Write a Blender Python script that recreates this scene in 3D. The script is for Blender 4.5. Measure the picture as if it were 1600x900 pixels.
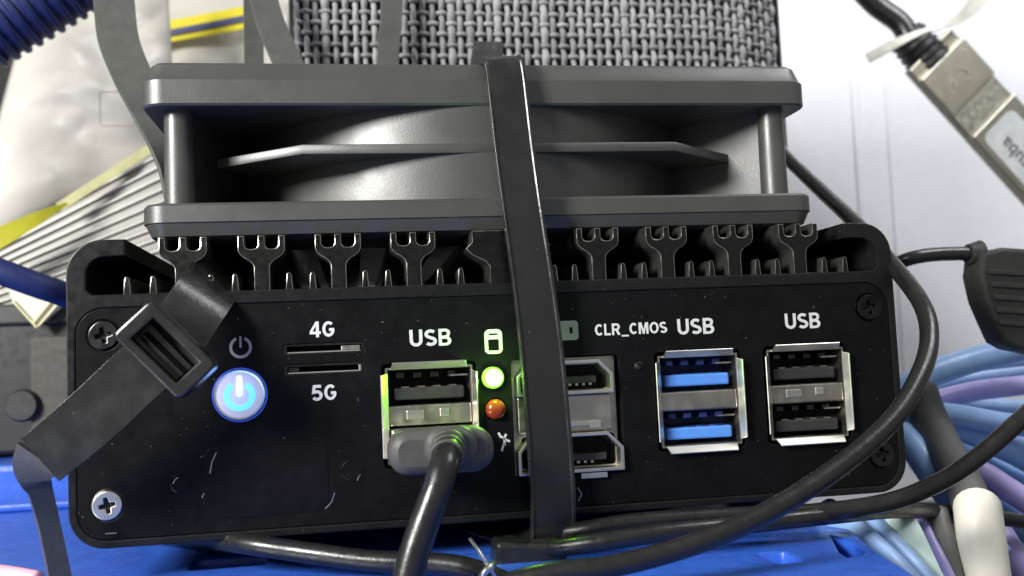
import bpy, bmesh, math, random
from mathutils import Vector, Matrix, noise
random.seed(4)
for o in list(bpy.data.objects): bpy.data.objects.remove(o)
SC = bpy.context.scene
COL = SC.collection
S = 0.001                                   # everything below is written in millimetres
# ------------------------------------------------------------------ camera
CAM = Vector((40.2839, -144.9668, 24.2787))
FWD = Vector((0.16424349, 0.98375729, 0.07242704)).normalized()
RGT = Vector((0.98590793, -0.16135, -0.0441785)); RGT = (RGT - FWD*RGT.dot(FWD)).normalized()
DWN = FWD.cross(RGT); FPX = 1500.0
cd = bpy.data.cameras.new('camera'); cam = bpy.data.objects.new('camera', cd); COL.objects.link(cam)
m = Matrix((RGT, -DWN, -FWD)).transposed().to_4x4(); m.translation = CAM*S; cam.matrix_world = m
cd.sensor_width = 36; cd.lens = 36*FPX/1600; cd.clip_start = 0.005; cd.clip_end = 50
cd.dof.use_dof = True; cd.dof.focus_distance = 0.148; cd.dof.aperture_fstop = 28
SC.camera = cam
SC.view_settings.view_transform = 'Standard'; SC.view_settings.look = 'None'
SC.view_settings.exposure = 0.0; SC.view_settings.gamma = 1.0
# ------------------------------------------------------------------ room light
W = bpy.data.worlds.new('World'); SC.world = W; W.use_nodes = True
bg = W.node_tree.nodes['Background']; bg.inputs[0].default_value = (0.96, 0.98, 1.0, 1); bg.inputs[1].default_value = 0.27
def area(name, loc, target, size, power, col, spread=180):
    l = bpy.data.lights.new(name, 'AREA'); l.shape = 'RECTANGLE'; l.size = size[0]*S; l.size_y = size[1]*S; l.energy = power; l.color = col; l.spread = math.radians(spread)
    o = bpy.data.objects.new(name, l); COL.objects.link(o); o.location = Vector(loc)*S
    o.rotation_euler = (Vector(target)-Vector(loc)).to_track_quat('-Z', 'Y').to_euler(); return o
area('desk_lamp', (-230, -205, 170), (55, 10, 50), (105, 105), 2.7, (1.0, 0.985, 0.94))
area('cabinet_fill', (335, -70, 340), (270, 210, 95), (200, 140), 0.66, (0.97, 0.98, 1.0), 125)  # unseen fill light added to brighten the cabinet, aimed away from the fan
SC.cycles.max_bounces = 8

# ------------------------------------------------------------------ placing helpers (millimetres)
def P(px, py, y=0.0):
    d = FWD + RGT*((px-800)/FPX) + DWN*((py-450)/FPX)
    return CAM + d*((y-CAM.y)/d.y)
def Zp(px, py, z):
    d = FWD + RGT*((px-800)/FPX) + DWN*((py-450)/FPX)
    return CAM + d*((z-CAM.z)/d.z)

# ------------------------------------------------------------------ materials
MATS = {}
def mat(name, col, rough=0.5, metal=0.0, var=0.12, vs=0.25, bump=0.0, bs=3.0, spec=0.5, coat=0.0, rvar=0.1, emit=None, es=0.0, trans=0.0, dust=0.0, alpha=1.0, scratch=0.0):
    if name in MATS: return MATS[name]
    M = bpy.data.materials.new(name); M.use_nodes = True; nt = M.node_tree; N = nt.nodes; L = nt.links
    b = N['Principled BSDF']; b.inputs['Metallic'].default_value = metal; b.inputs['Specular IOR Level'].default_value = spec
    b.inputs['Coat Weight'].default_value = coat; b.inputs['Coat Roughness'].default_value = 0.15
    b.inputs['Transmission Weight'].default_value = trans; b.inputs['Alpha'].default_value = alpha
    tc = N.new('ShaderNodeTexCoord'); mp = N.new('ShaderNodeMapping'); mp.inputs['Scale'].default_value = (1000, 1000, 1000)
    L.new(tc.outputs['Object'], mp.inputs['Vector'])
    n1 = N.new('ShaderNodeTexNoise'); n1.inputs['Scale'].default_value = vs; n1.inputs['Detail'].default_value = 6
    L.new(mp.outputs[0], n1.inputs['Vector'])
    r = N.new('ShaderNodeMapRange'); r.inputs[1].default_value = 0.3; r.inputs[2].default_value = 0.7
    r.inputs[3].default_value = 1-var; r.inputs[4].default_value = 1+var; L.new(n1.outputs[0], r.inputs[0])
    mx = N.new('ShaderNodeMix'); mx.data_type = 'RGBA'; mx.blend_type = 'MULTIPLY'; mx.inputs[0].default_value = 1
    mx.inputs[6].default_value = (*col, 1); L.new(r.outputs[0], mx.inputs[7])
    out = mx.outputs[2]
    if dust > 0:                                        # pale specks of dust and lint
        v = N.new('ShaderNodeTexNoise'); v.inputs['Scale'].default_value = 1.9; v.inputs['Detail'].default_value = 2; L.new(mp.outputs[0], v.inputs['Vector'])
        c = N.new('ShaderNodeMapRange'); c.inputs[1].default_value = 0.735; c.inputs[2].default_value = 0.79; c.inputs[4].default_value = dust; L.new(v.outputs[0], c.inputs[0])
        m2 = N.new('ShaderNodeMix'); m2.data_type = 'RGBA'; m2.inputs[7].default_value = (0.35, 0.34, 0.32, 1)
        L.new(c.outputs[0], m2.inputs[0]); L.new(out, m2.inputs[6]); out = m2.outputs[2]
    L.new(out, b.inputs['Base Color'])
    n2 = N.new('ShaderNodeTexNoise'); n2.inputs['Scale'].default_value = vs*2.3; n2.inputs['Detail'].default_value = 4; L.new(mp.outputs[0], n2.inputs['Vector'])
    r2 = N.new('ShaderNodeMapRange'); r2.inputs[1].default_value = 0.3; r2.inputs[2].default_value = 0.7
    r2.inputs[3].default_value = max(0.03, rough-rvar); r2.inputs[4].default_value = min(1, rough+rvar)
    L.new(n2.outputs[0], r2.inputs[0]); L.new(r2.outputs[0], b.inputs['Roughness'])
    if bump > 0:
        n3 = N.new('ShaderNodeTexNoise'); n3.inputs['Scale'].default_value = bs; n3.inputs['Detail'].default_value = 3; L.new(mp.outputs[0], n3.inputs['Vector'])
        bp = N.new('ShaderNodeBump'); bp.inputs['Strength'].default_value = bump; bp.inputs['Distance'].default_value = 0.0002
        L.new(n3.outputs[0], bp.inputs['Height']); L.new(bp.outputs[0], b.inputs['Normal'])
    if emit: b.inputs['Emission Color'].default_value = (*emit, 1); b.inputs['Emission Strength'].default_value = es
    MATS[name] = M; return M
PANEL = mat('black_anodised', (0.005, 0.0051, 0.0056), 0.46, bump=0.08, bs=9, var=0.25, dust=0.32, spec=0.12)
CHASS = mat('black_extrusion', (0.009, 0.009, 0.0095), 0.36, bump=0.08, bs=7, var=0.2, spec=0.28, dust=0.3)
BLACKP = mat('black_plastic', (0.022, 0.022, 0.023), 0.42, bump=0.15, bs=5)
FANP = mat('grey_fan_plastic', (0.052, 0.052, 0.048), 0.42, bump=0.08, bs=2.6, var=0.1, vs=0.09, spec=0.95, rvar=.05, dust=0.2)
TIE = mat('black_nylon', (0.015, 0.015, 0.0142), 0.30, bump=0.12, bs=1.6, var=0.2, vs=.12, spec=0.7, dust=.2)
TIE_LIT = mat('lit_black_nylon', (0.07, 0.07, 0.075), 0.5, bump=0.2, bs=1.0)  # black tie nylon lightened, light on the folded end put into its colour
CABLE = mat('black_cable_jacket', (0.012, 0.0118, 0.0115), 0.30, bump=0.12, bs=1.5, spec=0.6)
CABLEG = mat('grey_cable_jacket', (0.12, 0.12, 0.115), 0.45, bump=0.12, bs=1.5)
PLUG = mat('grey_moulded_plug', (0.07, 0.069, 0.063), 0.55, bump=0.2, bs=3)
STEEL = mat('bright_steel', (0.80, 0.78, 0.71), 0.33, 1.0, var=0.04, rvar=0.03)
DULL = mat('dull_steel', (0.50, 0.47, 0.40), 0.36, 1.0, var=0.12, bump=0.1, bs=3)
DARKSTEEL = mat('black_steel', (0.06, 0.06, 0.06), 0.32, 1.0)
WHITEINK = mat('white_print', (0.66, 0.67, 0.66), 0.6, var=0.12, vs=2.0)
GREYINK = mat('grey_print', (0.30, 0.30, 0.28), 0.6)
DARK = mat('dark_cavity', (0.006, 0.006, 0.007), 0.7)
BLUEP = mat('blue_usb_plastic', (0.10, 0.30, 0.82), 0.42, var=0.06)
NAVYP = mat('navy_usb_plastic', (0.012, 0.028, 0.13), 0.5)
TONGUE = mat('black_usb_tongue', (0.035, 0.034, 0.034), 0.4)
GOLD = mat('contact_metal', (0.55, 0.5, 0.42), 0.3, 1.0)
CRATE = mat('blue_polypropylene', (0.035, 0.125, 0.62), 0.34, bump=0.2, bs=0.8, var=0.12, spec=0.55)
WHITEP = mat('white_abs', (0.76, 0.765, 0.80), 0.45, bump=0.1, bs=1.0, var=0.025)
BAG = mat('clear_bag_film', (0.70, 0.67, 0.61), 0.30, var=0.05, vs=0.04, bump=0.8, bs=0.16, alpha=0.86)
BAG2 = mat('greyish_bag_film', (0.50, 0.48, 0.44), 0.45, var=0.12, vs=0.05, alpha=0.9)
YELLOW = mat('yellow_seal', (0.72, 0.62, 0.02), 0.4, var=0.06)
SEALB = mat('blue_seal', (0.06, 0.06, 0.16), 0.4)
PINK = mat('pale_pink_print', (0.72, 0.46, 0.40), 0.6, alpha=0.45)
HOSE = mat('navy_hose', (0.011, 0.019, 0.10), 0.5, bump=0.2, bs=1.0)
LBLUE = mat('light_blue_jacket', (0.30, 0.49, 0.84), 0.38, var=0.1, bump=0.1)
LILAC = mat('lilac_jacket', (0.46, 0.40, 0.78), 0.38, var=0.1, bump=0.1)
MINT = mat('pale_mint_plastic', (0.50, 0.64, 0.60), 0.4)
CREAM = mat('cream_sleeve', (0.80, 0.76, 0.67), 0.5, var=0.04)
WEAVE = mat('grey_woven_yarn', (0.31, 0.305, 0.315), 0.75, var=0.22, vs=0.12, bump=0.5, bs=3)
def per_object(M, lo, hi):
    nt = M.node_tree; b = nt.nodes['Principled BSDF']; src = b.inputs['Base Color'].links[0].from_socket
    oi = nt.nodes.new('ShaderNodeObjectInfo'); r = nt.nodes.new('ShaderNodeMapRange'); r.inputs[3].default_value = lo; r.inputs[4].default_value = hi
    mx = nt.nodes.new('ShaderNodeMix'); mx.data_type = 'RGBA'; mx.blend_type = 'MULTIPLY'; mx.inputs[0].default_value = 1
    nt.links.new(oi.outputs['Random'], r.inputs[0]); nt.links.new(src, mx.inputs[6]); nt.links.new(r.outputs[0], mx.inputs[7]); nt.links.new(mx.outputs[2], b.inputs['Base Color'])
per_object(WEAVE, .72, 1.15)
WEAVEB = mat('dark_lining', (0.06, 0.058, 0.06), 0.8)
DKGREY = mat('dark_grey_box', (0.012, 0.012, 0.012), 0.5, bump=0.15)
TAUPE = mat('taupe_card', (0.08, 0.071, 0.058), 0.7)
NICKEL = mat('nickel_shell', (0.44, 0.41, 0.33), 0.36, 1.0, var=0.03, vs=.1, rvar=.02)
LABELG = mat('grey_label', (0.42, 0.44, 0.44), 0.5)
LABELT = mat('dark_print', (0.06, 0.065, 0.07), 0.6)
BACKD = mat('dark_wall_paint', (0.05, 0.05, 0.048), 0.8)

# ------------------------------------------------------------------ mesh helpers
def link(name, me, material, parent=None, smooth=40, bevel=0.0, keep=False):
    """me in world millimetres -> ONE object with its origin at its own centre, in metres"""
    if len(me.vertices):
        lo = Vector([min(v.co[i] for v in me.vertices) for i in range(3)]); hi = Vector([max(v.co[i] for v in me.vertices) for i in range(3)])
    else: lo = hi = Vector()
    c = (lo+hi)/2
    for v in me.vertices: v.co = (v.co-c)*S
    me.materials.clear(); me.materials.append(material)
    if smooth:
        me.shade_smooth()
        if smooth < 180: me.set_sharp_from_angle(angle=math.radians(smooth))
    o = bpy.data.objects.new(name, me); COL.objects.link(o)
    if bevel > 0:
        b = o.modifiers.new('edge', 'BEVEL'); b.width = bevel*S; b.segments = 2; b.limit_method = 'ANGLE'; b.angle_limit = math.radians(35)
    place(o, c, parent); return o
WORLD = {}
def place(o, c, parent):
    WORLD[o.name] = Vector(c)
    if parent is not None:
        o.parent = parent; o.location = (Vector(c)-WORLD[parent.name])*S
    else: o.location = Vector(c)*S
def thing(name, label, cat, loc, group=None):
    o = bpy.data.objects.new(name, None); COL.objects.link(o); o.empty_display_size = 0.005
    WORLD[o.name] = Vector(loc); o.location = Vector(loc)*S; tag(o, label, cat, group); return o
def tag(o, label=None, cat=None, group=None, kind=None):
    if label: o['label'] = label
    if cat: o['category'] = cat
    if group: o['group'] = group
    if kind: o['kind'] = kind
    return o
def dup(src, c, parent=None, name=None):
    o = src.copy(); o.name = name or src.name.split('.')[0]; COL.objects.link(o); o.parent = None; place(o, c, parent); return o
class B:
    def __init__(s): s.bm = bmesh.new()
    def raw(s, vs, fs):
        v = [s.bm.verts.new(p) for p in vs]
        for f in fs:
            try: s.bm.faces.new([v[i] for i in f])
            except ValueError: pass
        return v
    def box(s, c, size, R=None):
        c = Vector(c); R = R or Matrix.Identity(3); h = Vector(size)/2
        vs = [c + R @ Vector((x*h.x, y*h.y, z*h.z)) for x in (-1, 1) for y in (-1, 1) for z in (-1, 1)]
        s.raw(vs, [(0,1,3,2), (4,6,7,5), (0,4,5,1), (2,3,7,6), (0,2,6,4), (1,5,7,3)]); return s
    def bb(s, x0, x1, y0, y1, z0, z1): return s.box(((x0+x1)/2, (y0+y1)/2, (z0+z1)/2), (x1-x0, y1-y0, z1-z0))
    def cyl(s, c, r0, r1, y0, y1, n=32, axis='Y', caps=True):
        c = Vector(c); ring = []
        for (r, y) in ((r0, y0), (r1, y1)):
            for k in range(n):
                a = 2*math.pi*k/n; u, w = r*math.cos(a), r*math.sin(a)
                ring.append(c + (Vector((u, y, w)) if axis == 'Y' else Vector((u, w, y))))
        fs = [(k, (k+1) % n, n+(k+1) % n, n+k) for k in range(n)]
        if caps: fs += [tuple(range(n)), tuple(range(2*n-1, n-1, -1))]
        s.raw(ring, fs); return s
    def lathe(s, c, prof, n=32, caps=True):
        """prof: (radius, y) pairs, axis along Y"""
        c = Vector(c); vs = []; m = len(prof)
        for (r, y) in prof:
            for k in range(n):
                a = 2*math.pi*k/n; vs.append(c+Vector((r*math.cos(a), y, r*math.sin(a))))
        fs = [(i*n+k, i*n+(k+1) % n, (i+1)*n+(k+1) % n, (i+1)*n+k) for i in range(m-1) for k in range(n)]
        if caps: fs += [tuple(range(n)), tuple(range(m*n-1, (m-1)*n-1, -1))]
        s.raw(vs, fs); return s
    def tube(s, pts, r, n=14, rib=None):
        pts = [Vector(p) for p in pts]; m = len(pts); rs = r if isinstance(r, (list, tuple)) else [r]*m
        t0 = (pts[1]-pts[0]).normalized(); up = Vector((0, 0, 1)) if abs(t0.z) < 0.9 else Vector((0, 1, 0))
        nrm = (up - t0*up.dot(t0)).normalized(); vs = []
        for i, p in enumerate(pts):
            t = (pts[min(i+1, m-1)]-pts[max(i-1, 0)]).normalized()
            nrm = (nrm - t*nrm.dot(t)).normalized(); bn = t.cross(nrm)
            for k in range(n):
                a = 2*math.pi*k/n; vs.append(p + (nrm*math.cos(a)+bn*math.sin(a))*rs[i])
        fs = [(i*n+k, i*n+(k+1) % n, (i+1)*n+(k+1) % n, (i+1)*n+k) for i in range(m-1) for k in range(n)]
        fs += [tuple(range(n-1, -1, -1)), tuple(range((m-1)*n, m*n))]
        s.raw(vs, fs); return s
    def sweep(s, pts, widths, sec, wdirs):
        """a flat strap: sec is a closed outline in (width, thickness) with width in -0.5..0.5"""
        m = len(pts); k = len(sec); vs = []
        for i, p in enumerate(pts):
            t = (pts[min(i+1, m-1)]-pts[max(i-1, 0)]).normalized(); w = wdirs[i]; w = (w - t*w.dot(t)).normalized(); nn = w.cross(t)
            for (a, b) in sec: vs.append(p + w*(a*widths[i]) + nn*b)
        fs = [(i*k+j, i*k+(j+1) % k, (i+1)*k+(j+1) % k, (i+1)*k+j) for i in range(m-1) for j in range(k)]
        fs += [tuple(range(k-1, -1, -1)), tuple(range((m-1)*k, m*k))]
        s.raw(vs, fs); return s
    def mesh(s, name):
        bmesh.ops.recalc_face_normals(s.bm, faces=s.bm.faces[:]); me = bpy.data.meshes.new(name); s.bm.to_mesh(me); s.bm.free(); return me
    def build(s, name, material, parent=None, smooth=40, bevel=0.0): return link(name, s.mesh(name), material, parent, smooth, bevel)
def smoothpath(pts, n=10):
    pts = [Vector(p) for p in pts]
    if len(pts) < 3: return [pts[0].lerp(pts[-1], i/n) for i in range(n+1)]
    q = [2*pts[0]-pts[1]] + pts + [2*pts[-1]-pts[-2]]; out = []
    for i in range(1, len(q)-2):
        a, b, c, d = q[i-1], q[i], q[i+1], q[i+2]
        for k in range(n):
            t = k/n; out.append(0.5*((2*b)+(c-a)*t+(2*a-5*b+4*c-d)*t*t+(3*b-a-3*c+d)*t**3))
    out.append(pts[-1]); return out
def rrect(x0, x1, z0, z1, r, n=8):
    pts = []
    for (cx, cz, a0) in ((x1-r, z1-r, 0), (x0+r, z1-r, 90), (x0+r, z0+r, 180), (x1-r, z0+r, 270)):
        for k in range(n+1):
            a = math.radians(a0+90*k/n); pts.append((cx+r*math.cos(a), cz+r*math.sin(a)))
    return pts
def circ(cx, cz, r, n=32): return [(cx+r*math.cos(2*math.pi*k/n), cz+r*math.sin(2*math.pi*k/n)) for k in range(n)]
def plate(loops, y0, y1, bev=0.0):
    """closed outlines in x,z filled (inner ones are holes), solid from y0 to y1; returns mesh in mm"""
    cu = bpy.data.curves.new('t', 'CURVE'); cu.dimensions = '2D'; cu.fill_mode = 'BOTH'; t = abs(y1-y0)
    cu.extrude = max(1e-4, t/2-bev); cu.bevel_depth = bev; cu.bevel_resolution = 1; cu.offset = -bev
    for lp in loops:
        sp = cu.splines.new('POLY'); sp.points.add(len(lp)-1); sp.use_cyclic_u = True
        for p, q in zip(sp.points, lp): p.co = (q[0], q[1], 0, 1)
    o = bpy.data.objects.new('t', cu); COL.objects.link(o); dg = bpy.context.evaluated_depsgraph_get()
    me = bpy.data.meshes.new_from_object(o.evaluated_get(dg)); bpy.data.objects.remove(o); bpy.data.curves.remove(cu)
    for v in me.vertices: v.co = Vector((v.co.x, (y0+y1)/2 - v.co.z, v.co.y))
    return me
def text_mesh(s, size, bold=0.0, sx=1.0):
    cu = bpy.data.curves.new('t', 'FONT'); cu.body = s; cu.size = size; cu.align_x = 'CENTER'; cu.align_y = 'CENTER'; cu.offset = bold; cu.extrude = 0.015; cu.resolution_u = 4
    o = bpy.data.objects.new('t', cu); COL.objects.link(o); dg = bpy.context.evaluated_depsgraph_get()
    me = bpy.data.meshes.new_from_object(o.evaluated_get(dg)); bpy.data.objects.remove(o); bpy.data.curves.remove(cu)
    for v in me.vertices: v.co.x *= sx
    return me
def xform(me, M):
    for v in me.vertices: v.co = M @ v.co
    return me
FACE = Matrix(((1, 0, 0, 0), (0, 0, -1, 0), (0, 1, 0, 0), (0, 0, 0, 1)))

# ================================================================== the setting
tag(B().bb(-520, 30, 330, 336, -80, 420).build('wall', BACKD, smooth=0), kind='structure')
tag(B().bb(-520, 620, -120, 340, -46, -40).build('ground', mat('dark_bench', (0.05, 0.055, 0.07), .6), smooth=0), kind='structure')
# ------------------------------------------------------------------ blue crate under the computer
cr = thing('plastic_crate', 'glossy blue plastic crate lying under the black computer', 'crate', (64, 20, -30))
def slot(px0, px1, py0, py1, r):
    a = Zp(px0, (py0+py1)/2, -5); b = Zp(px1, (py0+py1)/2, -5); c = Zp((px0+px1)/2, py0, -5); d = Zp((px0+px1)/2, py1, -5)
    return [(x, z) for (x, z) in rrect(min(a.x, b.x), max(a.x, b.x), min(c.y, d.y), max(c.y, d.y), r, 4)]
hole = [tuple(Zp(px, py, -5).to_2d()) for px, py in ((1300, 838), (1322, 842), (1352, 862), (1345, 868), (1325, 870), (1312, 862))]
edge = [tuple(Zp(px, py, -5).to_2d()) for px, py in ((1452, 912), (1375, 864), (1318, 818))]
loops = [[(-150, -60), (104, -60)] + edge + [(119.5, 40), (119.5, 93), (-150, 93)], slot(305, 415, 871, 886, 1.0), slot(1192, 1246, 862, 880, 0.8), hole]
me = plate([[(x, y) for x, y in lp] for lp in loops], 0, 4, 0.5)
for v in me.vertices: v.co = Vector((v.co.x, v.co.z, -5 - v.co.y))
link('lid', me, CRATE, cr, 40)
B().bb(-148, 94, -40, 90, -40, -13).build('body', CRATE, cr, 0, 1.0)
B().bb(-150, 119, 93.2, 140, -40, 5.0).build('rear_step', CRATE, cr, 0, 1.5)
B().bb(-150, -14, 86, 91.0, -4.9, -3.2).build('rim', CRATE, cr, 0, 0.6)
# ------------------------------------------------------------------ white cabinet on the right
wc = thing('white_cabinet', 'white plastic cabinet with upright ridges behind the computer and cables', 'cabinet', (220, 215, -30))
a = P(1225, 300, 210)
B().bb(a.x-60, 480, 212, 290, -60, 330).build('panel', WHITEP, wc, 0, 1.0)
for px0, px1, y0 in ((1331, 1343, 211.2), (1384, 1391, 211.4)):
    q0, q1 = P(px0, 200, 211), P(px1, 200, 211)
    t0, t1 = P(px0-9, 0, 211), P(px0+16, 420, 211)
    b = B(); w = q1.x-q0.x
    b.raw([(t0.x, y0, t0.z+40), (t0.x+w, y0, t0.z+40), (t0.x+w, 212.2, t0.z+40), (t0.x, 212.2, t0.z+40),
           (t1.x, y0, t1.z-80), (t1.x+w, y0, t1.z-80), (t1.x+w, 212.2, t1.z-80), (t1.x, 212.2, t1.z-80)],
          [(0,1,5,4), (1,2,6,5), (3,0,4,7), (0,3,2,1), (4,5,6,7)]); b.build('ridge', WHITEP, wc, 0, 0.5)

# ================================================================== the computer
pc = thing('mini_computer', 'black fanless mini computer with ports, green light and glowing blue power button', 'computer', (64, 60, 0))
WID, HGT, DEP = 128.0, 43.85, 122.0
# chassis outline: base band, rounded lower corners, hooked upper corners left open between them
R_ = 5.0; zb = 35.9
def arc(cx, cz, r, a0, a1, n=8): return [(cx+r*math.cos(math.radians(a0+(a1-a0)*k/n)), cz+r*math.sin(math.radians(a0+(a1-a0)*k/n))) for k in range(n+1)]
out = arc(R_, R_, R_, 180, 270) + arc(WID-R_, R_, R_, 270, 360) + arc(WID-R_, HGT-R_, R_, 0, 90)
out += [(WID-8.1, HGT), (WID-8.1, HGT-2.4)] + arc(WID-2.7-2.6, HGT-2.5-2.6, 2.6, 90, 0, 5) + [(WID-2.7, zb+0.8), (WID-3.5, zb)]
out += [(3.5, zb), (2.7, zb+0.8)] + arc(2.7+2.6, HGT-2.5-2.6, 2.6, 180, 90, 5) + [(8.1, HGT-2.4), (8.1, HGT)] + arc(R_, HGT-R_, R_, 90, 180)
pl_x0, pl_x1, pl_z0, pl_z1 = 1.25, 126.75, 1.2, 33.9
bodyhole = rrect(pl_x0-0.06, pl_x1+0.06, pl_z0-0.06, pl_z1+0.06, 3.9)
link('chassis', plate([out, bodyhole], 0, DEP, 0.22), CHASS, pc, 40)
B().bb(3, 125, 9.5, DEP-1, 2, 33).build('core', DARK, pc, 0)
# fins: forked heat-sink fins standing on the base band, one object each
def fork(cx):
    h = 3.4; n1 = 0.85; z1 = 43.95; zn = 41.95
    p = [(-1.15, zb-0.25), (1.15, zb-0.25), (1.15, 39.2)] + [(1.3, 39.7), (1.9, 40.3), (2.7, 40.75), (3.15, 41.2), (h, 41.8), (h, z1), (h-0.95, z1)]
    p += [(h-0.95, zn+0.6), (h-1.2, zn+.15), (1.72, zn), (1.25, zn)] + [(0.75, zn+.15), (0.5, zn+0.6), (0.5, z1), (-0.5, z1), (-0.5, zn+0.6), (-0.75, zn+.15), (-1.25, zn), (-1.72, zn), (-h+1.2, zn+.15), (-h+0.95, zn+0.6)]
    p += [(-h+0.95, z1), (-h, z1), (-h, 41.8), (-3.15, 41.2), (-2.7, 40.75), (-1.9, 40.3), (-1.3, 39.7), (-1.15, 39.2)]
    return [(x+cx, z) for x, z in p]
fx = [16.1, 27.25, 38.4, 49.6]; fx += [WID-x for x in fx]
FINM = mat('black_fin', (0.048, 0.047, 0.045), 0.33, 1.0, bump=0.08, bs=5, var=0.2, dust=0.3)
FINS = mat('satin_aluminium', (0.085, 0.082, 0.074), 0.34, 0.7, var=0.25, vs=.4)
FINE = mat('glint_fin_edge', (0.50, 0.48, 0.43), 0.28, 1.0, var=.5, vs=.5)  # glints along the fin edges put into the bevel colour
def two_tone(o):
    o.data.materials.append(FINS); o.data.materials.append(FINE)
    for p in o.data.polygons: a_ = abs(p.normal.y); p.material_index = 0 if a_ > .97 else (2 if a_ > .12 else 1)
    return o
f0 = link('fin', plate([fork(fx[0])], 0.03, DEP-0.1, 0.13), FINM, pc, 40); two_tone(f0); c0 = WORLD[f0.name].copy()
for x in fx[1:]: dup(f0, c0+Vector((x-fx[0], 0, 0)), pc)
cf = [(58.6, 43.95), (58.6, 42.2), (57.6, 41.2), (58.6, 40.2), (60.6, 39.2), (61.2, 38.4), (61.2, zb-.25)]
cf = cf + [(WID-x, z) for x, z in reversed(cf)]
two_tone(link('centre_fin', plate([cf], 0.03, DEP-0.1, 0.1), FINM, pc, 40))
def ridge(cx): return [(cx-0.55, zb-.2), (cx+0.55, zb-.2), (cx+0.36, zb+2.1), (cx+0.2, zb+2.45), (cx-0.2, zb+2.45), (cx-0.36, zb+2.1)]
rx = [8.3, 11.9] + [x+d for x in fx[:3] for d in (3.9, 7.3)] + [53.5, 56.7]; rx += [WID-x for x in rx]
r0 = link('heat_ridge', plate([ridge(rx[0])], 0.05, DEP-0.2, 0.11), FINM, pc, 40); two_tone(r0); c0 = WORLD[r0.name].copy()
for x in rx[1:]: dup(r0, c0+Vector((x-rx[0], 0, 0)), pc)
# ---- front plate with its openings
def rect(x0, x1, z0, z1): return [(x0, z0), (x1, z0), (x1, z1), (x0, z1)]
USB = [(51.3, 16.4, 'plugged'), (93.65, 16.35, 'blue'), (111.75, 16.55, 'black')]
holes = [rrect(cx-7.15, cx+7.15, cz-7.75, cz+7.75, 0.8, 3) for cx, cz, _ in USB]
holes += [rrect(63.8, 80.9, 5.9, 24.1, 0.8, 3), circ(23.7, 20.65, 3.95), rrect(30.0, 41.8, 26.0, 27.7, 0.3, 2), rrect(30.0, 41.8, 23.0, 24.7, 0.3, 2), circ(84.0, 22.1, 0.75, 16), circ(60.95, 21.4, 1.7), circ(61.15, 16.6, 1.7)]
SCR = [(5.0, 30.05, DARKSTEEL), (5.2, 6.0, STEEL), (123.35, 29.95, DARKSTEEL), (123.9, 6.1, DARKSTEEL)]
holes += [circ(x, z, 2.35) for x, z, _ in SCR]
fp = link('front_plate', plate([rrect(pl_x0, pl_x1, pl_z0, pl_z1, 3.8)]+holes, 0.12, 1.6, 0.1), PANEL, pc, 40)
for x, z, mt in SCR:                                    # countersunk cross-head screws
    # tidy star outline of the cross recess
    cross = []
    for k in range(4):
        a = math.radians(90*k+12)
        for (u, v) in ((1.1, -0.24), (1.1, 0.24), (0.34, 0.34)):
            cross.append((x+u*math.cos(a)-v*math.sin(a), z+u*math.sin(a)+v*math.cos(a)))
    s_ = link('screw', plate([circ(x, z, 2.05), cross], -0.12, 0.6, 0.15), mt, pc, 40)
    B().cyl((x, 0, z), 1.3, 1.3, 0.5, 0.9, 16).build('recess', DARK, s_, 40)
    B().lathe((x, 0, z), [(2.05, 0.35), (2.34, 0.2), (2.34, 0.9), (2.05, 0.9)], 32, False).build('seat_ring', DARKSTEEL, s_, 60)
# ---- power button
pb = B().lathe((23.7, 0, 20.65), [(3.3, -0.42), (3.55, -0.5), (3.72, -0.3), (3.72, 2.2)], 40, False).build('power_button', STEEL, pc, 60)
GLOW = mat('blue_light_ring', (0.02, 0.05, 0.5), 0.4, emit=(0.05, 0.16, 1.0), es=0.3)
CAP = mat('satin_button', (0.68, 0.65, 0.68), 0.5, 0.0, emit=(0.66, 0.62, 0.68), es=0.3)
CYAN = mat('lit_cyan', (0.2, 0.6, 0.9), 0.4, emit=(0.12, 0.55, 1.0), es=1.15)
PALE = mat('lit_white_bar', (0.8, 0.9, 1), 0.4, emit=(0.62, 0.85, 1.0), es=1.1)
B().lathe((23.7, 0, 20.65), [(3.72, 0.05), (3.94, 0.1), (3.94, 1.0), (3.72, 1.0)], 40, False).build('light_ring', GLOW, pb, 60)
B().lathe((23.7, 0, 20.65), [(3.3, 0.2), (3.3, -0.38), (2.9, -0.44), (0.01, -0.46)], 40).build('cap', CAP, pb, 60)
sym = []
for k in range(21):
    a = math.radians(125+290*k/20); sym.append((23.7+2.25*math.cos(a), 20.65-0.1+2.25*math.sin(a)))
for k in range(21):
    a = math.radians(415-290*k/20); sym.append((23.7+1.4*math.cos(a), 20.65-0.1+1.4*math.sin(a)))
link('symbol_arc', plate([sym], -0.56, -0.42), CYAN, pb, 0)
link('symbol_bar', plate([rrect(23.3, 24.1, 20.4, 23.5, 0.39, 4)], -0.60, -0.43), PALE, pb, 0)
ln = bpy.data.lights.new('button_glow', 'POINT'); ln.energy = 0.0004; ln.color = (0.15, 0.3, 1.0); ln.shadow_soft_size = 0.0015
lo = bpy.data.objects.new('button_glow', ln); COL.objects.link(lo); lo.parent = pb; lo.location = (Vector((23.7, -2.6, 21.5))-WORLD[pb.name])*S
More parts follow.
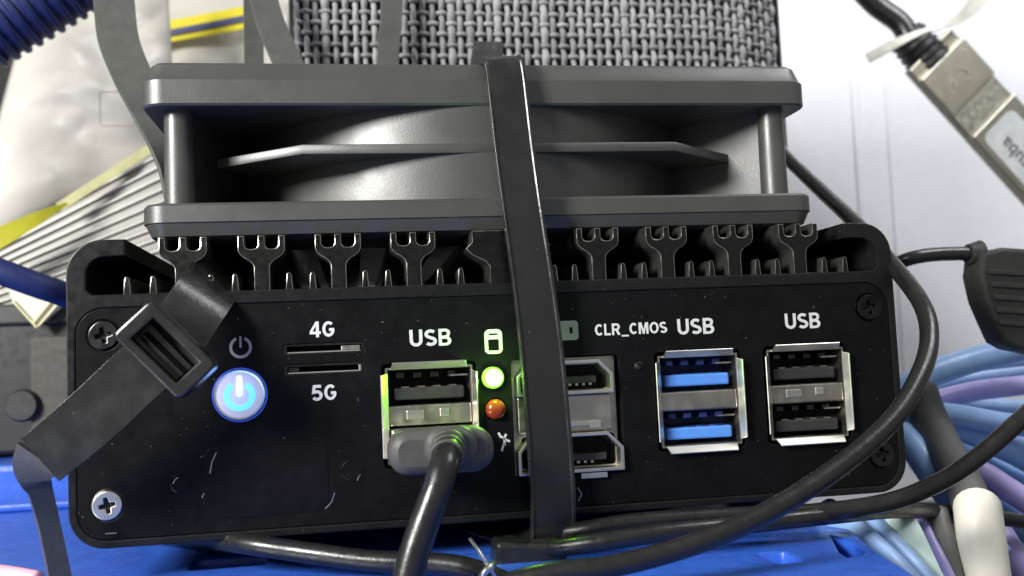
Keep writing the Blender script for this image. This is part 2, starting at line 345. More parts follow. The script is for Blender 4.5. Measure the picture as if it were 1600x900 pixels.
# ---- card slots
for z0 in (26.0, 23.0):
    sl = link('card_slot', plate([rrect(30.05, 41.75, z0+.05, z0+1.65, .25, 2), rect(30.5, 41.3, z0+.35, z0+1.35)], 0.2, 5, 0.0), DARKSTEEL, pc, 40)
    B().bb(30.3, 41.5, 5, 6, z0, z0+1.7).build('back_wall', DARK, sl, 0)
    B().bb(30.6, 41.2, 0.25, 4.8, z0+0.3, z0+0.52).build('tray_lip', STEEL, sl, 0)
    if z0 > 25: B().bb(38.4, 41.2, 0.45, 4, z0+0.55, z0+1.3).build('latch', DULL, sl, 0, .1)
    else:
        B().bb(30.6, 32.2, 0.45, 4, z0+0.55, z0+1.3).build('latch', DARKSTEEL, sl, 0, .1)
        B().bb(40.9, 41.25, 0.3, 4, z0+0.4, z0+1.3).build('side_spring', STEEL, sl, 0, .05)
# ---- USB stacks
def usb(cx, cz, kind):
    hw, hh, t = 6.55, 7.15, 0.3
    u = link('usb_port', plate([rect(cx-hw, cx+hw, cz-hh, cz+hh), rect(cx-hw+t, cx+hw-t, cz-hh+t, cz+hh-t)], 0.1, 9, 0.0), DULL, pc, 0)
    y0, y1, e = 0.15, -1.0, 0.8                       # flared lips, corners cut away
    def lip(a, b, c, d):
        bl = B(); n = (Vector(b)-Vector(a)).cross(Vector(d)-Vector(a)).normalized()*0.22
        vs = [Vector(q) for q in (a, b, c, d)]; vs += [q+n for q in vs]
        bl.raw(vs, [(0,1,2,3), (4,7,6,5), (0,4,5,1), (1,5,6,2), (2,6,7,3), (3,7,4,0)]); bl.build('lip', STEEL, u, 0, 0.06)
    k = 0.75
    lip((cx-hw+k, y0, cz+hh-.2), (cx+hw-k, y0, cz+hh-.2), (cx+hw-k-.3, y1, cz+hh+e), (cx-hw+k+.3, y1, cz+hh+e))
    lip((cx-hw+k, y0, cz-hh+.2), (cx+hw-k, y0, cz-hh+.2), (cx+hw-k-.3, y1, cz-hh-e), (cx-hw+k+.3, y1, cz-hh-e))
    lip((cx-hw+.2, y0, cz-hh+k), (cx-hw+.2, y0, cz+hh-k), (cx-hw-e, y1, cz+hh-k-.3), (cx-hw-e, y1, cz-hh+k+.3))
    lip((cx+hw-.2, y0, cz-hh+k), (cx+hw-.2, y0, cz+hh-k), (cx+hw+e*.55, y1, cz+hh-k-.3), (cx+hw+e*.55, y1, cz-hh+k+.3))
    dv = B().bb(cx-hw+t+.02, cx+hw-t-.02, 0.25, 8.5, cz-1.55, cz+1.45).build('divider', DULL, u, 0, 0.25)
    if kind != 'blue':
        B().bb(cx-3.6, cx-1.0, 0.13, 0.4, cz-.6, cz+.7).build('spring_tab', STEEL, dv, 0, .12)
        B().bb(cx+1.4, cx+2.8, 0.08, 0.4, cz-.4, cz+.8).build('spring_tab', STEEL, dv, 0, .12)
    bm_, tm = (NAVYP, BLUEP) if kind == 'blue' else (DARK, TONGUE)
    for z0 in (cz+1.5, cz-6.8):
        if kind == 'plugged' and z0 < cz: continue
        B().bb(cx-hw+t, cx+hw-t, 6.5, 8.8, z0, z0+5.3).build('back_wall', bm_, u, 0)
        tg = B().bb(cx-5.3, cx+5.3, 0.75, 6.5, z0+0.75, z0+2.6).build('tongue', tm, u, 0, 0.3)
        for j in range(4): B().bb(cx-4.2+j*2.4, cx-3.0+j*2.4, 1.2, 6.4, z0+2.6, z0+2.75).build('contact', GOLD if kind != 'blue' else NAVYP, tg, 0)
        for j in range(4): B().bb(cx-4.9+j*2.6, cx-3.7+j*2.6, 1.3, 6.4, z0+4.0, z0+4.9).build('shell_spring', bm_ if kind == 'blue' else DARKSTEEL, u, 0, .15)
        B().bb(cx+3.2, cx+5.9, 1.0, 5.0, z0+4.05, z0+4.3).build('shell_spring', DULL, u, 0)
    return u
for a_ in USB: usb(*a_)
# ---- video sockets (stacked, half covered by the tie)
vs_ = link('video_connector', plate([rect(64.1, 80.5, 6.2, 23.9), rrect(65.3, 79.2, 18.9, 22.8, .6, 3), rrect(65.2, 80.0, 7.1, 12.0, .6, 3)], 1.9, 3.0, 0.0), DULL, pc, 0)
def dshape(x0, x1, z0, z1, c, d=0.0): return [(x0+d, z0+d), (x1-d, z0+d), (x1-d, z1-c-d*.4), (x1-c-d*.4, z1-d), (x0+c+d*.4, z1-d), (x0+d, z1-c-d*.4)]
for (x0, x1, z0, z1, c, nm) in ((64.5, 79.6, 18.3, 23.5, 2.2, 'upper'), (64.2, 80.7, 6.4, 12.4, 2.4, 'lower')):
    o_ = link('socket_rim', plate([dshape(x0, x1, z0, z1, c), dshape(x0, x1, z0, z1, c, .55)], -0.75, 6, 0.1), STEEL, vs_, 40)
    link('back_wall', plate([dshape(x0, x1, z0, z1, c, .4)], 6, 6.6), DARK, o_, 0)
    B().bb(x0+2.4, x1-2.4, 0.9, 6, z0+1.6, z0+2.7).build('tongue', TONGUE, o_, 0, .15)
    for j in range(9): B().bb(x0+2.9+j*1.08, x0+3.35+j*1.08, 0.85, 5.8, z0+1.25, z0+1.6).build('contact', GOLD, o_, 0)
B().bb(64.6, 79.4, 0.4, 1.85, 12.6, 18.1).build('face_shield', DULL, vs_, 0, .2)
B().bb(72.5, 77.0, 0.1, 0.45, 13.4, 14.2).build('spring_tab', STEEL, vs_, 0, .12)
B().bb(75.6, 77.5, -0.05, 0.42, 12.95, 14.1).build('spring_tab', STEEL, vs_, 0, .15)
B().bb(73.8, 78.0, -0.5, 0.6, 5.35, 6.25).build('spring_tab', STEEL, vs_, 0, .15)
# ---- indicator lights
LEDG = mat('lit_green', (0.2, 0.9, 0.1), 0.3, emit=(0.22, 1.0, 0.02), es=2.2)
LEDC = mat('lit_core', (0.6, 1, 0.4), 0.3, emit=(0.8, 1.0, 0.62), es=6.0)
LEDR = mat('orange_lens', (0.24, 0.03, 0.009), 0.22, var=0.05)
def dome(r, p): return [(r, 1.2), (r, -p*.25), (r*.93, -p*.55), (r*.72, -p*.82), (r*.4, -p*.97), (0.01, -p)]
lg = B().lathe((60.95, 0, 21.4), dome(1.62, 1.3), 28).build('green_light', LEDG, pc, 80)
B().lathe((60.95, 0, 21.4), [(1.3, -.9), (1.15, -1.2), (.7, -1.4), (.01, -1.45)], 24).build('core', LEDC, lg, 80)
B().lathe((61.15, 0, 16.6), dome(1.55, 1.3), 28).build('orange_light', LEDR, pc, 80)
ln = bpy.data.lights.new('green_glow', 'POINT'); ln.energy = 0.0065; ln.color = (0.28, 1.0, 0.02); ln.shadow_soft_size = 0.0005
lo = bpy.data.objects.new('green_glow', ln); COL.objects.link(lo); lo.parent = lg; lo.location = (Vector((60.95, -1.9, 21.4))-WORLD[lg.name])*S
# ---- printing on the plate
def stroke(pts, w):
    L_, R2 = [], []; pts = [Vector(p) for p in pts]
    for i, p in enumerate(pts):
        d0 = (p-pts[i-1]).normalized() if i else None; d1 = (pts[i+1]-p).normalized() if i < len(pts)-1 else None
        if d0 is None: d = d1; f = 1
        elif d1 is None: d = d0; f = 1
        else: d = (d0+d1).normalized(); f = min(2.0, 1/max(.3, d.dot(d0)))
        n = Vector((-d.y, d.x))*w/2*f; L_.append(tuple(p+n)); R2.append(tuple(p-n))
    return L_ + R2[::-1]
def el(cx, cy, rx, ry, a0, a1, n=10): return [(cx+rx*math.cos(math.radians(a0+(a1-a0)*k/n)), cy+ry*math.sin(math.radians(a0+(a1-a0)*k/n))) for k in range(n+1)]
SW = 0.18                                   # stroke width in cap heights; glyphs as (advance, outlines)
def glyph(ch):
    h = SW/2; S_ = lambda *p: [stroke(list(p), SW)]
    if ch == 'U': return .74, S_((h, 1), *el(.36, .36, .26, .26, 180, 360), (.62, 1))
    if ch == 'L': return .6, S_((h, 1), (h, h), (.56, h))
    if ch == 'C': return .74, S_(*el(.38, .5, .28, .4, 45, 315, 18))
    if ch == 'G': return .80, S_(*el(.39, .5, .29, .4, 45, 345, 18), (.66, .46), (.42, .46))
    if ch == 'O': return .80, [el(.4, .5, .4, .5, 0, 342, 19), el(.4, .5, .4-SW, .5-SW, 0, 342, 19)]
    if ch == 'S': return .70, S_(*el(.34, .71, .24, .19, 35, 255, 12), *el(.34, .29, .25, .19, 80, -145, 12))
    if ch == 'B': return .74, [[(0, 0), (.4, 0)] + el(.4, .28, .3, .28, -90, 55, 8) + el(.38, .75, .27, .25, -30, 90, 7) + [(0, 1)], [(SW, SW*.85)] + el(.4, .28, .11, .12, -90, 90, 6) + [(SW, .40)], [(SW, .59)] + el(.38, .72, .09, .11, -90, 90, 6) + [(SW, .83)]]
    if ch == 'R': return .76, [[(0, 0), (SW, 0), (SW, .38), (.33, .38), (.5, 0), (.74, 0), (.53, .42)] + el(.4, .71, .3, .29, -50, 90, 8) + [(0, 1)], [(SW, .56)] + el(.4, .69, .11, .13, -90, 90, 6) + [(SW, .82)]]
    if ch == 'M': return .9, [[(0, 0), (.19, 0), (.19, .66), (.36, 0), (.5, 0), (.67, .66), (.67, 0), (.86, 0), (.86, 1), (.6, 1), (.43, .36), (.26, 1), (0, 1)]]
    if ch == '_': return .62, [[(0, -.16), (.62, -.16), (.62, -.02), (0, -.02)]]
    if ch == '4': return .70, [[(.38, 0), (.57, 0), (.57, .2), (.68, .2), (.68, .37), (.57, .37), (.57, 1), (.38, 1), (0, .37), (0, .2), (.38, .2)], [(.38, .37), (.17, .37), (.38, .72)]]
    if ch == '5': return .70, S_((.60, .9), (.18, .9), (.12, .53), *el(.33, .33, .26, .24, 115, -150, 14))
def lettering_mesh(txt, size, sx, y, th):
    xs, x = [], 0.0
    for ch in txt:
        g = glyph(ch); xs.append((x, g)); x += g[0]+.075
    tot = x-.075; out = None
    loops = [[((x0+p[0]-tot/2)*size*sx, (p[1]-.5)*size) for p in lp] for x0, g in xs for lp in g[1]]
    return plate(loops, y, y+th)
def ink(txt, cx, cz, size, sx=1.0, mt=WHITEINK):
    me = lettering_mesh(txt, size, sx, 0.07, .03)
    for v in me.vertices: v.co += Vector((cx, 0, cz))
    return link('lettering', me, mt, pc, 0)
ink('4G', 35.75, 29.75, 2.35); ink('5G', 35.75, 20.4, 2.35)
ink('USB', 51.75, 27.85, 2.55, 1.08); ink('USB', 93.7, 27.95, 2.5, 1.06); ink('USB', 111.75, 28.15, 2.5, 1.06)
ink('CLR_CMOS', 83.1, 28.0, 1.8, 1.02)
def iconp(loops, mt=WHITEINK, y=0.075): return link('icon', plate(loops, y, y+0.03), mt, pc, 0)
iconp([rrect(59.9, 62.65, 25.0, 28.75, .75, 4), rrect(60.45, 62.1, 25.5, 27.2, .15, 2), rrect(60.6, 61.95, 27.85, 28.1, .1, 2)])
pw = []
for k in range(19):
    a = math.radians(115+310*k/18); pw.append((23.95+1.62*math.cos(a), 27.55+1.62*math.sin(a)))
for k in range(19):
    a = math.radians(425-310*k/18); pw.append((23.95+1.2*math.cos(a), 27.55+1.2*math.sin(a)))
iconp([pw], GREYINK); iconp([rrect(23.8, 24.1, 27.5, 29.2, .1, 2)], GREYINK)
tp = lambda px, py: (P(px, py).x, P(px, py).z)
for st in ([(779, 676), (782, 682), (788, 685)], [(791, 678), (788, 685), (789, 696)], [(788, 686), (797, 690)], [(788, 692), (784, 705)]): iconp([stroke([tp(*q) for q in st], .34)])
iconp([rrect(70.6, 74.6, 26.6, 29.6, .5, 3), rrect(73.2, 73.7, 27.6, 28.6, .1, 2)], GREYINK)
B().lathe((84.0, 0, 22.1), [(0.55, -0.03), (0.74, 0.06), (0.74, 1.5), (0.5, 1.5)], 20, False).build('reset_hole_rim', DARKSTEEL, pc, 60)
B().cyl((84.0, 0, 22.1), .7, .7, 1.4, 1.5, 16).build('reset_switch', DULL, pc, 40)
# ---- blanking plugs over the aerial holes
GLOSS = mat('gloss_black_plug', (0.006, 0.006, 0.007), 0.3, spec=0.15, var=0.2)
a, b_ = P(318, 697), P(515, 805)
pgx0, pgx1, pgz0, pgz1 = a.x, b_.x, b_.z+.6, a.z
link('blanking_plug', plate([rrect(pgx0, pgx1, pgz0, pgz1, 2.0)], 0.06, 0.4, 0.05), GLOSS, pc, 60)
for (px, py, r) in ((283, 756, 1.5), (550, 735, 1.6), (893, 772, 1.5)):
    q = P(px, py); B().lathe((q.x, 0, q.z), [(r*.86, 0.12), (r*.92, 0.03), (r, 0.08), (r, 0.3)], 24, False).build('plug_ring', GLOSS, pc, 60)
    B().lathe((q.x, 0, q.z), [(r*.86, 0.3), (r*.8, 0.10), (0.01, 0.09)], 24).build('plug', GLOSS, pc, 60)
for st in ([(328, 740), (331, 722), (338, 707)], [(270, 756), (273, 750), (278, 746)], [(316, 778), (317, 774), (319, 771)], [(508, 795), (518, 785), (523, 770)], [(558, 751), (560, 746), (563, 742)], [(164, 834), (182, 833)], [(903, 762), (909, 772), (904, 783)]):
    link('glint_stroke', plate([stroke([tp(*q_) for q_ in st], .15)], .03, .2), DULL, pc, 0)  # highlights on plug rims and plate modelled as fixed bright strokes
for x, y in ((12, 38), (116, 38), (12, 112), (116, 112)): B().cyl((x, y, 0), 3.6, 4.2, -4.95, 0.3, 20, 'Z').build('rubber_foot', BLACKP, pc, 40, .3)

# ================================================================== fan lying on the fins
fan = thing('cooling_fan', 'grey square plastic cooling fan lying flat on the black computer', 'fan', (62.7, 53, 44))
X0, X1, Y0, Y1 = 9.9, 116.2, 1.2, 104.5; FC = Vector(((X0+X1)/2, (Y0+Y1)/2))
def flange(name, zs):
    """zs: list of (z, inset) from bottom to top; ring with a round bore"""
    n = 12; b = B(); loops = []
    for z, ins in zs:
        lp = [Vector((x, y, z)) for x, y in rrect(X0+ins, X1-ins, Y0+ins, Y1-ins, max(.6, 3.6-ins), n)]; loops.append(lp)
    m = len(loops[0]); vs = [v for lp in loops for v in lp]
    inner = []
    for z in (zs[0][0], zs[-1][0]):
        for p in loops[0]:
            d = (Vector((p.x, p.y))-FC).normalized()*46.5; inner.append(Vector((FC.x+d.x, FC.y+d.y, z)))
    base = len(vs); vs += inner; K = len(loops)
    fs = [(i*m+k, i*m+(k+1) % m, (i+1)*m+(k+1) % m, (i+1)*m+k) for i in range(K-1) for k in range(m)]
    fs += [(k, (k+1) % m, base+(k+1) % m, base+k) for k in range(m)]
    fs += [((K-1)*m+k, (K-1)*m+(k+1) % m, base+m+(k+1) % m, base+m+k) for k in range(m)]
    fs += [(base+k, base+(k+1) % m, base+m+(k+1) % m, base+m+k) for k in range(m)]
    b.raw(vs, fs); return b.build(name, FANP, fan, 30)
flange('lower_flange', [(44.0, 2.2), (44.4, 1.1), (46.2, 0.25), (46.35, 0.0), (48.8, 0.0), (49.2, 0.35)])
flange('upper_flange', [(63.9, 0.3), (64.2, 0.0), (67.8, 0.0), (68.1, 0.35), (70.4, 1.3), (70.9, 2.0)])
# duct: small-radius barrel that meets the flanges at the middle of the front and the back
RD = 43.0; dp = []
for k in range(49): a = math.radians(180+180*k/48); dp.append((FC.x+RD*math.cos(a), Y0+0.35+RD+RD*math.sin(a)))
for k in range(49): a = math.radians(180*k/48); dp.append((FC.x+RD*math.cos(a), Y1-0.35-RD+RD*math.sin(a)))
b = B(); m = len(dp)
vs = [Vector((x, y, z)) for z in (48.7, 64.4) for x, y in dp] + [Vector((FC.x+(x-FC.x)*.955, FC.y+(y-FC.y)*.955, z)) for z in (48.7, 64.4) for x, y in dp]
fs = [(k, (k+1) % m, m+(k+1) % m, m+k) for k in range(m)] + [(2*m+k, 2*m+(k+1) % m, 3*m+(k+1) % m, 3*m+k) for k in range(m)]
b.raw(vs, fs); b.build('duct', FANP, fan, 60)
# stiffening rib half-way up, round, standing proud of the duct towards the corners
for sy in (1, -1):
    fy = lambda y: y if sy > 0 else Y0+Y1-y
    rb = [(33.5, 1.55), (92.5, 1.55), (107.5, 13.0), (99, 25), (27, 25), (19.8, 11.5)]
    me = plate([[(x, fy(y)) for x, y in rb], [(x, fy(y)) for x, y in ((44, 12), (82, 12), (88, 24), (38, 24))]], 0, 1.5, .15)
    for v in me.vertices: v.co = Vector((v.co.x, v.co.z, 57.9 - v.co.y))
    link('stiffening_rib', me, FANP, fan, 40)
for x in (X0+5.0, X1-5.2):
    for y in (Y0+4.6, Y1-4.6): B().cyl((x, y, 0), 2.25, 2.1, 48.9, 64.2, 24, 'Z').build('corner_post', FANP, fan, 60)
for sx in (1, -1):
    for sy in (1, -1):
        ax = FC.x+sx*(X1-X0)/2-sx*6.0; ay = FC.y+sy*(Y1-Y0)/2-sy*6.0
        b = B(); dx, dy = (-15.0, -sy*17.0) if sx > 0 else (8.0, -sy*38.0); t = Vector((-dy, dx, 0)).normalized()*0.7
        p0, p1 = Vector((ax, ay, 0)), Vector((ax+dx, ay+dy, 0))
        vs = [q+w+Vector((0, 0, z)) for z in (49.0, 64.1) for q, w in ((p0, t), (p1, t), (p1, -t), (p0, -t))]
        b.raw(vs, [(0,1,5,4), (1,2,6,5), (2,3,7,6), (3,0,4,7)]); b.build('corner_web', FANP, fan, 0)

# ================================================================== cable ties
SEC = [(-.5, -.5), (.5, -.5), (.5, .62), (.46, .66), (.42, .42), (.12, .34), (-.18, .40), (-.40, .34), (-.44, .52), (-.5, .5)]
FLAT = [(-.5, -.45), (.5, -.45), (.5, .3), (.44, .45), (-.44, .45), (-.5, .3)]
def strap(name, ctrl, mt, parent=None, sec=SEC, n=10):
    """ctrl: (point, width, width direction)"""
    pts = smoothpath([c[0] for c in ctrl], n); N_ = len(pts); ws, wd = [], []
    for i in range(N_):
        f = i/(N_-1)*(len(ctrl)-1); k = min(int(f), len(ctrl)-2); t = f-k
        ws.append(ctrl[k][1]*(1-t)+ctrl[k+1][1]*t); wd.append((ctrl[k][2]*(1-t)+ctrl[k+1][2]*t).normalized())
    return B().sweep(pts, ws, sec, wd).build(name, mt, parent, 35, .05)
XR = Vector((1, 0, 0))
t1 = thing('cable_tie', 'wide black nylon cable tie running down over the fan and computer front', 'cable tie', P(870, 845, -3))
wl = Vector((-1, -0.1, -0.1))
strap('band', [(P(764, 88, 60)+Vector((0, 0, 3)), 6.5, wl), (Vector((P(785, 88, 4).x, 25, 72.2)), 6.5, wl), (Vector((P(784, 88, 2).x, 6, 71.9)), 6.4, wl), (P(784, 94, 0.2), 6.3, wl), (P(790, 118, -.9), 6.3, wl), (P(803, 230, -2.0), 6.3, wl), (P(818, 340, -2.7), 6.3, wl), (P(838, 480, -3.0), 6.5, wl), (P(851, 600, -3.0), 6.8, wl), (P(862, 740, -2.8), 6.9, wl), (P(864, 815, -3.0), 6.9, wl), (P(858, 845, -1.5), 6.0, wl), (P(855, 840, 8), 6.0, wl), (P(852, 815, 40), 6.0, wl)], TIE, t1)
B().box(P(825, 872, -4.0), (10.5, 6.0, 5.0), Matrix.Rotation(.12, 3, 'Y')).build('head', TIE, t1, 0, .6)
# tie with its square head on the front left
t2 = thing('cable_tie', 'black cable tie with square buckle head slanting over the computer front', 'cable tie', P(70, 890, -8))
u = (P(60, 715, -9)-P(300, 490, -9)).normalized(); v = Vector((-u.z, 0, u.x)); v = -v if v.z > 0 else v     # along the band, across the band
up45 = Vector((.69, 0, -.72))
strap('band', [(P(358, 395, 16), 8.3, up45), (P(343, 425, 5), 8.3, up45), (P(318, 462, -3.0), 8.2, up45), (P(272, 530, -7.0), 8.0, up45)], TIE, t2, FLAT)
strap('tail', [(P(268, 540, -9.4), 8.0, up45), (P(212, 588, -10.2), 7.9, up45), (P(140, 655, -10.4), 7.8, up45), (P(64, 718, -9.8), 7.4, up45)], TIE, t2, FLAT)
strap('folded_end', [(P(66, 716, -9.7), 7.3, Vector((.69, .05, -.72))), (P(57, 730, -9.2), 6.0, Vector((.68, .2, -.68))), (P(55, 746, -8.6), 4.2, Vector((.7, .35, -.62))), (P(62, 765, -7.6), 3.0, Vector((.85, .6, -.2))), (P(76, 820, -6.6), 2.7, Vector((.85, .6, -.1))), (P(94, 905, -6), 2.8, Vector((.85, .6, -.1)))], TIE_LIT, t2, FLAT)
ang = math.atan2(u.z, u.x)
Rh = Matrix((Vector((u.x, 0, u.z)).normalized(), Vector((0, 1, 0)), Vector((-u.z, 0, u.x)).normalized())).transposed()
hc = P(262, 548, -10.5)
# head: frame with an open window, built round its own window
lo_, hi_ = (-3.4, 3.3), (-6.1, 6.1)
hp = plate([rrect(lo_[0], lo_[1], hi_[0], hi_[1], .9, 4), rect(-1.9, 1.9, -4.1, 4.1)], -2.3, 2.3, .35)
hd = link('head', xform(hp, Matrix.Translation(hc) @ Rh.to_4x4()), TIE, t2, 40)
B().box(hc+Rh @ Vector((0.5, 0.4, 0)), (0.75, 2.2, 7.6), Rh @ Matrix.Rotation(.5, 3, 'Z')).build('pawl', TIE, hd, 0, .15)
B().box(hc+Rh @ Vector((0, 1.9, 0)), (3.7, .5, 8.1), Rh).build('window_floor', DARK, hd, 0)
# loose loops behind the fan
def tie_loop(ctrl, label, mt=TIE_LIT):
    o = strap('loose_cable_tie', ctrl, mt, None, FLAT); tag(o, label, 'cable tie', 'loose cable ties standing behind the fan'); return o
wy = Vector((1, .25, 0))
tie_loop([(P(172, -60, 50), 7.6, wy), (P(178, 0, 50), 7.6, wy), (P(186, 65, 48), 7.6, wy), (P(212, 130, 44), 7.4, wy), (P(246, 205, 38), 6.8, Vector((.9, .6, 0))), (P(262, 270, 32), 3.6, Vector((.7, .9, 0))), (P(272, 330, 26), 3.0, Vector((.6, .9, 0))), (P(276, 372, 20), 3.0, Vector((.6, .9, 0)))], 'curved black cable tie arching past the left end of the fan', mat('grey_black_nylon', (0.085, 0.087, 0.078), 0.5, bump=0.15))
TG2 = mat('grey_black_nylon', (0.085, 0.087, 0.078), 0.5)
tie_loop([(P(398, -50, 62), 6.0, wy), (P(412, 0, 62), 6.0, wy), (P(426, 45, 61), 6.2, wy), (P(452, 105, 60), 6.6, wy), (P(470, 170, 59), 6.6, wy), (P(476, 228, 58), 6.6, wy)], 'bent black cable tie at the left edge of the woven fabric', TG2)
tie_loop([(P(395, -50, 67), 4.2, wy), (P(396, 40, 67), 4.2, wy), (P(397, 140, 67), 4.2, wy), (P(397, 236, 67), 4.2, wy)], 'straight cable tie strip between striped bag seal and bent tie', TG2)
tie_loop([(P(613, -50, 65), 4.9, wy), (P(611, 30, 65), 4.9, wy), (P(606, 90, 65), 4.9, wy), (P(604, 232, 64), 4.9, wy)], 'straight upright cable tie crossing in front of the woven fabric', TG2)

# ================================================================== woven box behind the fan
WY = 72.0
wl0, wr0 = P(452, 50, WY).x, P(1216, 50, WY+10.5).x
wb = thing('woven_box', 'box covered in coarse grey woven fabric standing on top of the fan', 'box', ((wl0+wr0)/2, WY+15, 71))
def bow(x): return 11.0*max(0.0, (x-(wr0-30))/30)**2
pl_ = [(wl0+(wr0-wl0)*k/30, WY+1.3+bow(wl0+(wr0-wl0)*k/30)) for k in range(31)] + [(wr0, WY+31), (wl0, WY+31)]
me = plate([pl_], 0, 60.8)
for v in me.vertices: v.co = Vector((v.co.x, v.co.z, 132-v.co.y))
link('lining', me, WEAVEB, wb, 40)
q = P(1218, 50, WY); B().bb(wr0-0.4, wr0+0.6, WY+bow(wr0)-.6, WY+bow(wr0)+2.4, 71.2, 132).build('edge_binding', mat('binding', (0.06, 0.055, 0.06), .7), wb, 0, .4)
pitch, row = 2.2, 2.6; nx = int((wr0-wl0-2)/pitch); zlo, zhi = 84.0, 131.0; nz = int((zhi-zlo)/row)
def warp(phase, r):
    b = B(); pts = []
    for i in range(nz*4+1):
        z = zlo+i*row/4; pts.append(Vector((0, WY - 0.62*math.cos(math.pi*(i/4.0+phase)), z)))
    b.tube(pts, [r*(1+.12*math.sin(i*1.3)) for i in range(len(pts))], 7); return b
protos = {}
rng = random.Random(8)
for i in range(nx+1):
    fat = 0 if rng.random() < .82 else 1; key = (i % 2, fat); x = wl0+1.6+i*pitch+rng.uniform(-.18, .18)
    if key not in protos:
        o = warp(i % 2, (0.64, 0.9)[fat]).build('warp_yarn', WEAVE, wb, 180); protos[key] = (o, WORLD[o.name].copy())
        c = protos[key][1].copy(); c.x = x; c.y += bow(x); WORLD[o.name] = c; o.location = (c-WORLD[wb.name])*S
    else:
        c = protos[key][1].copy(); c.x = x; c.y += bow(x); dup(protos[key][0], c, wb)
wp = {}
for j in range(nz):
    z = zlo+(j+.5)*row-row/2
    if j % 2 not in wp:
        b = B(); pts = [Vector((wl0+1.6+(i/4.0)*pitch, WY + bow(wl0+1.6+(i/4.0)*pitch) + 0.62*math.cos(math.pi*(i/4.0+j)), 0)) for i in range(nx*4+1)]
        b.tube(pts, [0.54*(1+.1*math.sin(i*2.1)) for i in range(len(pts))], 7); o = b.build('weft_yarn', WEAVE, wb, 180); wp[j % 2] = o
        c = WORLD[o.name].copy(); c.z = z; WORLD[o.name] = c; o.location = (c-WORLD[wb.name])*S
    else:
        c = WORLD[wp[j % 2].name].copy(); c.z = z+rng.uniform(-.15, .15); dup(wp[j % 2], c, wb)

# ================================================================== cables
def cable(name, label, pts, r, mt, cat='cable', group=None, n=10):
    o = B().tube(smoothpath([P(*p) for p in pts], n), r, 16).build(name, mt, None, 180); return tag(o, label, cat, group)
cable('black_cable', 'thin black cable curving from the fan round the computer\'s edge and below it', [(1195, 205, 60), (1228, 245, 48), (1285, 300, 30), (1340, 352, 14), (1400, 420, 0), (1440, 475, -9), (1452, 525, -14), (1440, 580, -18), (1395, 655, -22), (1310, 730, -25), (1200, 800, -27), (1090, 848, -28), (960, 884, -28), (860, 896, -27), (790, 915, -26), (740, 945, -25)], 1.38, CABLE)
cable('black_cable', 'black cable sweeping in from the right edge along the computer\'s foot', [(1640, 615, -16), (1590, 660, -16), (1530, 712, -15), (1470, 752, -14), (1390, 784, -12), (1280, 800, -9), (1150, 806, -6), (1000, 815, -4.5), (900, 830, -3), (820, 838, 6), (740, 830, 25)], 1.35, CABLE)
cable('black_cable', 'black cable lying level behind the cream sleeve', [(1640, 820, 18), (1580, 812, 16), (1500, 802, 12), (1400, 797, 0), (1290, 806, -9), (1180, 818, -10), (1040, 832, -11), (930, 848, -10), (850, 856, -5), (780, 845, 8), (730, 830, 25)], 1.35, CABLE)
cable('black_cable', 'black cable lying on the blue crate under the computer\'s left half', [(200, 820, 45), (280, 838, 16), (370, 848, 0), (470, 862, -5), (580, 876, -9), (680, 880, -12), (740, 890, -14), (800, 915, -16)], 1.45, CABLE)
cable('black_cable', 'short black cable joining the plug to the computer\'s right side', [(1330, 440, 30), (1400, 412, 24), (1430, 402, 22), (1470, 397, 22), (1535, 396, 22)], 1.35, CABLE)
# plug on that cable, right edge
pg = thing('cable_plug', 'dark grey moulded plug hanging at the right edge of the picture', 'plug', P(1570, 540, 22))
def hull(pts_px, y0, y1, nm, mt, parent, bev): 
    lp = [(P(px, py, y0).x, P(px, py, y0).z) for px, py in pts_px]; return link(nm, plate([lp], y0, y1, bev), mt, parent, 40)
DKP = mat('dark_grey_plug', (0.024, 0.0245, 0.022), 0.5, bump=0.35, bs=1.4)
hull([(1536, 394), (1568, 386), (1660, 392), (1660, 560), (1588, 545), (1570, 535), (1556, 505), (1541, 470), (1532, 430)], 19, 25, 'body', DKP, pg, .8)
B().tube([P(1512, 397, 22), P(1530, 397, 22)], [1.9, 2.7], 16).build('strain_relief', DKP, pg, 60)
for k in range(5): hull([(1545+k*4, 420+k*20), (1640, 426+k*20), (1640, 433+k*20), (1547+k*4, 428+k*20)], 18.4, 19.5, 'grip_rib', DKP, pg, .2)
# ---- USB plug in the first port
up = thing('usb_plug', 'grey moulded plug pushed into the first port with its cable hanging down', 'plug', P(680, 740, -10))
pcx, pcz = 51.3, 16.4-4.2
B().bb(pcx-6.0, pcx+6.0, -4.8, 6, pcz-2.25, pcz+2.25).build('metal_shell', STEEL, up, 0, .25)
for dx in (-2.4, 2.4): B().bb(pcx+dx-1.1, pcx+dx+1.1, -3.6, -1.4, pcz+2.15, pcz+2.36).build('latch_window', STEEL, up, 0, .05)
me = plate([rrect(P(606, 700, -8).x, P(768, 700, -8).x, P(680, 738, -8).z, P(680, 668, -8).z, 2.8, 8)], -11.5, -4.6, 1.3); om = link('overmould', me, PLUG, up, 60)
link('seam', plate([rrect(P(605, 700, -8).x, P(769, 700, -8).x, P(680, 738.5, -8).z, P(680, 667.5, -8).z, 2.8, 8)], -7.6, -7.3, .05), BLACKP, om, 60)
me = plate([rrect(P(662, 700, -12).x, P(744, 700, -12).x, P(690, 730, -12).z, P(690, 666, -12).z, 2.4, 8)], -14.0, -11.2, .9); link('boot', me, PLUG, up, 60)
B().tube(smoothpath([P(702, 694, -12), P(700, 702, -16.5), P(695, 724, -20), P(683, 764, -21.5), P(664, 815, -22), P(648, 862, -22.5), P(630, 930, -23)], 8), 1.95, 16).build('cord', CABLE, up, 180)
